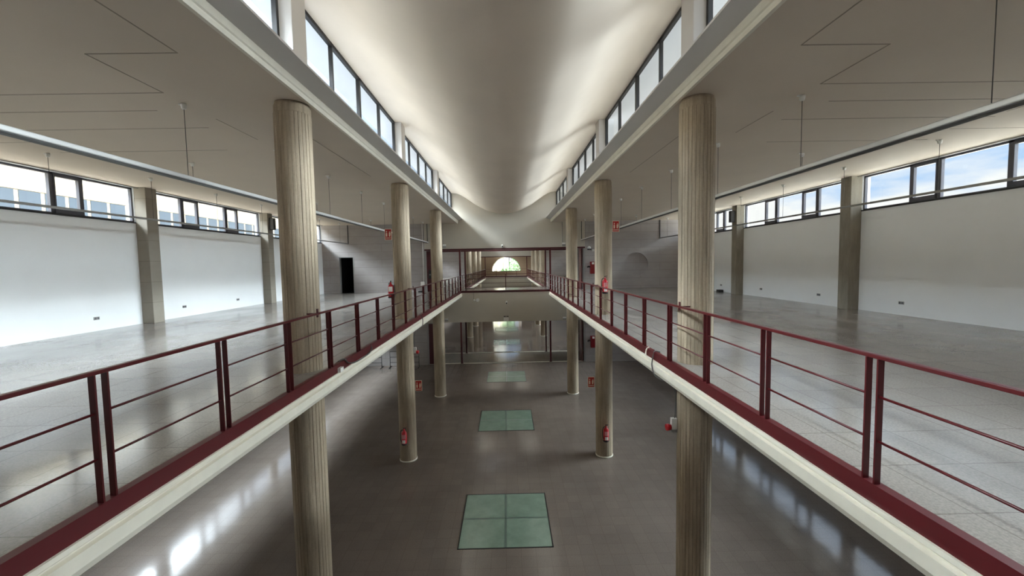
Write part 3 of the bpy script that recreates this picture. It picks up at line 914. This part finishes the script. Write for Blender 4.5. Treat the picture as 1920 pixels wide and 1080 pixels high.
def camera_unit(label, loc):
    r = T('security_camera', label, 'camera', loc, 'security cameras')
    O('mount', MB().lathe([(.055, 0), (.06, -.02), (.03, -.06)], 18, (0, 0, .05), 'Y').box(-.02, .02, -.10, -.04, .0, .08), M['rose'], r)
    O('housing', MB().lathe([(.05, -.02), (.062, -.04), (.062, -.22), (.05, -.23)], 18, (0, 0, -.03), 'Y'), M['rose'], r)
    O('lens', MB().lathe([(.045, -.229), (.042, -.24), (.01, -.245)], 18, (0, 0, -.03), 'Y'), M['black'], r)
camera_unit('security camera above the middle of the upper opening', (-.14, yw, EYE + 1.05))
camera_unit('security camera on the bridge front above the lower opening', (.04, yw, EYE - 2.33))
r = T('twin_floodlight', 'pair of round white spot lamps on the bridge front, left of the camera', 'lamp', (-1.76, yw, EYE - 2.15))
O('bar', MB().box(-.14, .12, -.03, 0, -.02, .02), M['grey'], r)
O('lamp_head', MB().lathe([(.04, 0), (.105, -.05), (.11, -.12), (.10, -.13)], 20, (.07, 0, 0), 'Y'), M['rose'], r)
O('lamp_head', MB().lathe([(.03, 0), (.06, -.05), (.065, -.10), (.06, -.11)], 20, (-.12, 0, 0), 'Y'), M['rose'], r)
O('wire', MB().tube([(-.16, -.02, 0), (-.16, -.02, .43)], .008, 6), M['cable'], r)

r = T('notice_board', 'small white notice hanging at the lower edge of the bridge front', 'sign', (0, yw, EYE - 3.30))
O('panel', MB().box(-.155, .155, -.012, 0, -.17, .06), M['label'], r)
O('frame', MB().box(-.165, .165, -.008, -.002, -.18, .07), M['grey'], r)
mb = MB()
for x0_, x1_ in ((-.14, -.06), (-.03, .02), (.06, .14)): mb.box(x0_, x1_, -.012, 0, .085, .155)
O('emblem', mb, M['slot'], r)
r = T('wall_bell', 'small white and black alarm bell right of the upper opening', 'alarm', (5.06, yw, EYE + .83))
O('bell', MB().lathe([(.10, 0), (.11, -.05), (.07, -.10), (.02, -.11)], 20, (-.02, 0, .02), 'Y'), M['rose'], r)
O('strobe', MB().box(-.13, .10, -.12, -.02, -.09, -.03), M['black'], r)
O('junction', MB().box(.16, .30, -.06, 0, -.18, -.06), M['rose'], r)
def hose_cabinet(label, loc):
    r = T('hose_cabinet', label, 'fire hose cabinet', loc, 'fire hose cabinets')
    O('case', MB().box(-.17, .17, -.20, 0, -.36, .36), M['hosered'], r, bevel=.02)
    O('nozzle', MB().tube(smooth_path([(-.17, -.10, .05), (-.28, -.11, .07), (-.34, -.12, .02)], 5), .045, 8), M['black'], r)
    O('notice', MB().box(-.08, .05, -.205, -.199, .20, .32), M['label'], r)
hose_cabinet('red fire hose cabinet on the far wall, upper storey, right of the opening', (5.25, yw, EYE - .33))
hose_cabinet('red fire hose cabinet in the shade on the lower storey, right of the opening', (5.25, yw, EYE - 4.80))
r = T('socket_box', 'white socket box with a white conduit rising left of the upper opening', 'outlet', (-4.96, yw, EYE - 1.11))
O('case', MB().box(-.11, .11, -.07, 0, -.12, .12), M['rose'], r, bevel=.008)
O('conduit', MB().tube([(.07, -.025, .12), (.07, -.025, 3.54)], .016, 8), M['rose'], r)
r = T('floor_box', 'black low box on the floor left of the upper opening', 'box', (-5.02, Y1 - .22, ZU))
O('case', MB().box(-.16, .16, -.10, .10, 0, .07), M['black'], r, bevel=.01)
O('lead', MB().tube(smooth_path([(.0, .1, .05), (.05, .17, .12), (.06, .19, .36)], 5), .012, 6), M['cable'], r)

def barrier(label, loc, w):
    r = T('metal_barrier', label, 'barrier', loc, 'metal barriers')
    O('frame', MB().tube([(0, 0, .03), (0, 0, .95), (w, 0, .95), (w, 0, .03)], .02, 8), M['black'], r)
    for z in (.62, .30): O('crossbar', MB().tube([(0, 0, z), (w, 0, z)], .014, 8), M['black'], r)
    for x in (0, w): O('foot', MB().tube([(x, -.28, .02), (x, .28, .02)], .02, 8), M['black'], r)
barrier('black metal barrier behind the second left column on the lower floor', (-6.95, 23.95, 0), 1.72)
barrier('black metal barrier farther left on the lower floor, partly hidden by the balcony edge', (-9.20, 23.95, 0), 1.75)

# ------------------------------------------------------------------ outside
ST('ground', MB().box(-160, 160, -120, 260, -.6, -.35), M['ground'])
b = T('building', 'long cream building outside the left windows', 'building', (-32, 0, -.35))
O('facade', MB().box(-8, 0, -40, 130, 0, 18.5), M['facade'], b)
for i in range(64):
    y = -2 + i * 1.55
    O('facade_window', MB().box(-.02, .03, y, y + 1.28, 9.75, 11.85), M['bwin'], b)
O('cornice', MB().box(0, .10, -40, 130, 11.88, 11.96), M['facade'], b)
b = T('building', 'pale stone building with arched windows outside the half-round window', 'building', (-4, 84, -.35))
O('wall', MB().box(-9, 3.6, 0, 6, 0, 12), M['stone'], b)
def archwin(x, w, z0, h):
    pts = [(x - w, z0)] + [(x + w, z0)] + [(x + w * math.cos(PI * i / 10), z0 + h + w * math.sin(PI * i / 10)) for i in range(11)]
    mb = MB()
    a = [mb.bm.verts.new((px, -.05, pz)) for px, pz in pts]; c = [mb.bm.verts.new((px, .0, pz)) for px, pz in pts]
    m = len(pts)
    for i in range(m): mb.bm.faces.new((a[i], a[(i + 1) % m], c[(i + 1) % m], c[i]))
    mb.bm.faces.new(a); mb.bm.faces.new(c[::-1])
    return mb
for x in (.5, 1.7, 2.9): O('arched_window', archwin(x, .36, 4.9, 1.7), M['archwin'], b)
O('cornice', MB().box(-9.1, 3.75, -.25, 0, 7.6, 7.85), M['stone'], b)
def tree(label, loc, R, zc, seed):
    rnd = random.Random(seed)
    r = T('tree', label, 'tree', loc, 'trees outside the half-round window')
    O('trunk', MB().tube(smooth_path([(0, 0, 0), (.08, 0, 2.0), (-.05, .1, zc)], 5), .16, 8), M['bark'], r)
    mb = MB()
    for k in range(900):
        d = Vector((rnd.gauss(0, 1), rnd.gauss(0, 1), rnd.gauss(0, 1))).normalized()
        p = d * R * (rnd.random() ** .33); p.z *= .8; p.z += zc
        u = Vector((rnd.gauss(0, 1), rnd.gauss(0, 1), rnd.gauss(0, 1))).normalized()
        w_ = u.orthogonal().normalized(); sz = rnd.uniform(.10, .22)
        mb.bm.faces.new([mb.bm.verts.new(p + u * sz), mb.bm.verts.new(p + w_ * sz * .5), mb.bm.verts.new(p - u * sz), mb.bm.verts.new(p - w_ * sz * .5)])
    O('crown', mb, M['leaf'], r)
tree('leafy green tree outside the right part of the half-round window', (2.0, 66, -.35), 1.7, 6.3, 1)
tree('smaller leafy tree low in the middle of the half-round window', (.2, 72, -.35), 1.2, 5.0, 2)

# ------------------------------------------------------------------ light: sun, sky
sd = bpy.data.lights.new('sun', 'SUN'); sd.energy = 4.5; sd.angle = math.radians(.6); sd.color = (1, .95, .86)
so = bpy.data.objects.new('sun', sd); C.objects.link(so)
el = math.radians(58)
dirv = Vector((0, math.cos(el), -math.sin(el)))            # light travels forward and down
so.rotation_euler = dirv.to_track_quat('-Z', 'Y').to_euler()

W = bpy.data.worlds.new('sky'); S.world = W; W.use_nodes = True
nt = W.node_tree; N = nt.nodes; Lk = nt.links
bg = N['Background']
tc = N.new('ShaderNodeTexCoord')
sep = N.new('ShaderNodeSeparateXYZ'); Lk.new(tc.outputs['Generated'], sep.inputs[0])
mp = N.new('ShaderNodeMapping'); mp.inputs['Scale'].default_value = (3.0, 3.0, 11.0); Lk.new(tc.outputs['Generated'], mp.inputs['Vector'])
nz = N.new('ShaderNodeTexNoise'); nz.inputs['Scale'].default_value = 2.3; nz.inputs['Detail'].default_value = 6; Lk.new(mp.outputs[0], nz.inputs['Vector'])
blue = N.new('ShaderNodeValToRGB'); Lk.new(sep.outputs['Z'], blue.inputs[0])
for e, (p, c) in zip([blue.color_ramp.elements[0], blue.color_ramp.elements[1], blue.color_ramp.elements.new(.5)], [(0.0, (.74, .84, .95, 1)), (.30, (.30, .52, .90, 1)), (.12, (.46, .66, .95, 1))]):
    e.position = p; e.color = c
cm = N.new('ShaderNodeMath'); cm.operation = 'MULTIPLY_ADD'         # cloud = noise*1.6 - z*3.4 ...
cm.inputs[1].default_value = 4.0; Lk.new(nz.outputs['Fac'], cm.inputs[0])
zz = N.new('ShaderNodeMath'); zz.operation = 'MULTIPLY_ADD'; zz.inputs[1].default_value = -14.0; zz.inputs[2].default_value = .35; Lk.new(sep.outputs['Z'], zz.inputs[0])
Lk.new(zz.outputs[0], cm.inputs[2])
cl_ = N.new('ShaderNodeClamp'); Lk.new(cm.outputs[0], cl_.inputs[0])
mx = N.new('ShaderNodeMix'); mx.data_type = 'RGBA'; Lk.new(cl_.outputs[0], mx.inputs['Factor']); Lk.new(blue.outputs[0], mx.inputs[6]); mx.inputs[7].default_value = (1.0, .99, .97, 1)
# thin cloud overhead, clear band above the horizon; bright patch on the right added out of view to light the interior
def wramp(src, stops, scale):
    r = N.new('ShaderNodeValToRGB'); Lk.new(src, r.inputs[0])
    els = r.color_ramp.elements
    while len(els) < len(stops): els.new(.5)
    for e, (p, v_) in zip(els, stops):
        e.position = p; e.color = (v_ / scale,) * 3 + (1,)
    m = N.new('ShaderNodeMath'); m.operation = 'MULTIPLY'; m.inputs[1].default_value = scale; Lk.new(r.outputs[0], m.inputs[0])
    return m.outputs[0]
base = wramp(sep.outputs['Z'], [(0.0, .43), (.20, .43), (.36, .7), (.60, 1.4), (1.0, 2.0)], 2.0)
right_fill = wramp(sep.outputs['Z'], [(0.0, .0), (.05, .0), (.13, .17), (.24, .24), (.36, .80), (.50, 1.0), (.70, .3), (.9, .1)], 1.0)
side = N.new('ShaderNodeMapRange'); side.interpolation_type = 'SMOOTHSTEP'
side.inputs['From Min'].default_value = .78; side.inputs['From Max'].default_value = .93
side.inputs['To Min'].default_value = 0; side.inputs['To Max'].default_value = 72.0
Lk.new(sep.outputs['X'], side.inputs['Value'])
bk = N.new('ShaderNodeMath'); bk.operation = 'MULTIPLY'; Lk.new(right_fill, bk.inputs[0]); Lk.new(side.outputs[0], bk.inputs[1])
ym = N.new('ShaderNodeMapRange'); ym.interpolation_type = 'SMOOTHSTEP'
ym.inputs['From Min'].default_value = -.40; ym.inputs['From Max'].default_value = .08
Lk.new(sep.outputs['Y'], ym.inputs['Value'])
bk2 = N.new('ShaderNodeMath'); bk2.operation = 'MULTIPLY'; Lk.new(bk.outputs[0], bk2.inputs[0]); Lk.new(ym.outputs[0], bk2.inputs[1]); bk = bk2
v1 = N.new('ShaderNodeVectorMath'); v1.operation = 'SCALE'; Lk.new(mx.outputs[2], v1.inputs[0]); Lk.new(base, v1.inputs['Scale'])
lbz = wramp(sep.outputs['Z'], [(0.0, 0), (.14, 0), (.20, .085), (.42, .10), (.60, 1.0), (.85, .5)], 1.0)  # bright patch added in the left sky to light the interior
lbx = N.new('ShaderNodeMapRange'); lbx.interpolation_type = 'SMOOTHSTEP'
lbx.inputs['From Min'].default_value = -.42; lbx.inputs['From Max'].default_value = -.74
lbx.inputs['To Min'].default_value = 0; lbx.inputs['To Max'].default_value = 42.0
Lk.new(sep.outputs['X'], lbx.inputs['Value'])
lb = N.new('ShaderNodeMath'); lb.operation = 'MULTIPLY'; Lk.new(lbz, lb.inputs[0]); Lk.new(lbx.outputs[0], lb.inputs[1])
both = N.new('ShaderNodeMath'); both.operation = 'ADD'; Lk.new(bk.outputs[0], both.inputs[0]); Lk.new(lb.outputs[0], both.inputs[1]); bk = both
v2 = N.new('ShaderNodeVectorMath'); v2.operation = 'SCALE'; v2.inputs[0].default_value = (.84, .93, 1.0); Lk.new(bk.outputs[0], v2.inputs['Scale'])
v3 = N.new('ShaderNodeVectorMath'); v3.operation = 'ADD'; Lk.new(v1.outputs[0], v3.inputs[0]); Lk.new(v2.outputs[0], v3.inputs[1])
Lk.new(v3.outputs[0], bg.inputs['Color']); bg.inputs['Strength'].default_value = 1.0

# ------------------------------------------------------------------ camera
cd = bpy.data.cameras.new('camera'); co = bpy.data.objects.new('camera', cd); C.objects.link(co)
cd.sensor_width = 36; cd.sensor_fit = 'HORIZONTAL'; cd.lens = 761.43 / 1920 * 36; cd.clip_start = .02; cd.clip_end = 600
yaw, pit, rol = (math.radians(a) for a in (.6038, -3.446, 1.0327))
f0 = Vector((math.sin(yaw), math.cos(yaw), 0)); r0 = Vector((math.cos(yaw), -math.sin(yaw), 0)); up = Vector((0, 0, 1))
F = f0 * math.cos(pit) + up * math.sin(pit); U = -f0 * math.sin(pit) + up * math.cos(pit)
Rv = r0 * math.cos(rol) - U * math.sin(rol); Uv = r0 * math.sin(rol) + U * math.cos(rol)
m4 = Matrix(((Rv.x, Uv.x, -F.x, .13), (Rv.y, Uv.y, -F.y, 0), (Rv.z, Uv.z, -F.z, EYE), (0, 0, 0, 1)))
co.matrix_world = m4
S.camera = co
S.view_settings.view_transform = 'Standard'; S.view_settings.look = 'None'; S.view_settings.gamma = 1
S.view_settings.exposure = 1.4
try:
    S.view_settings.use_curve_mapping = False
    S.cycles.use_denoising = True
    S.cycles.max_bounces = 12; S.cycles.diffuse_bounces = 7; S.cycles.transparent_max_bounces = 16
    S.cycles.sample_clamp_indirect = 8
except Exception: pass
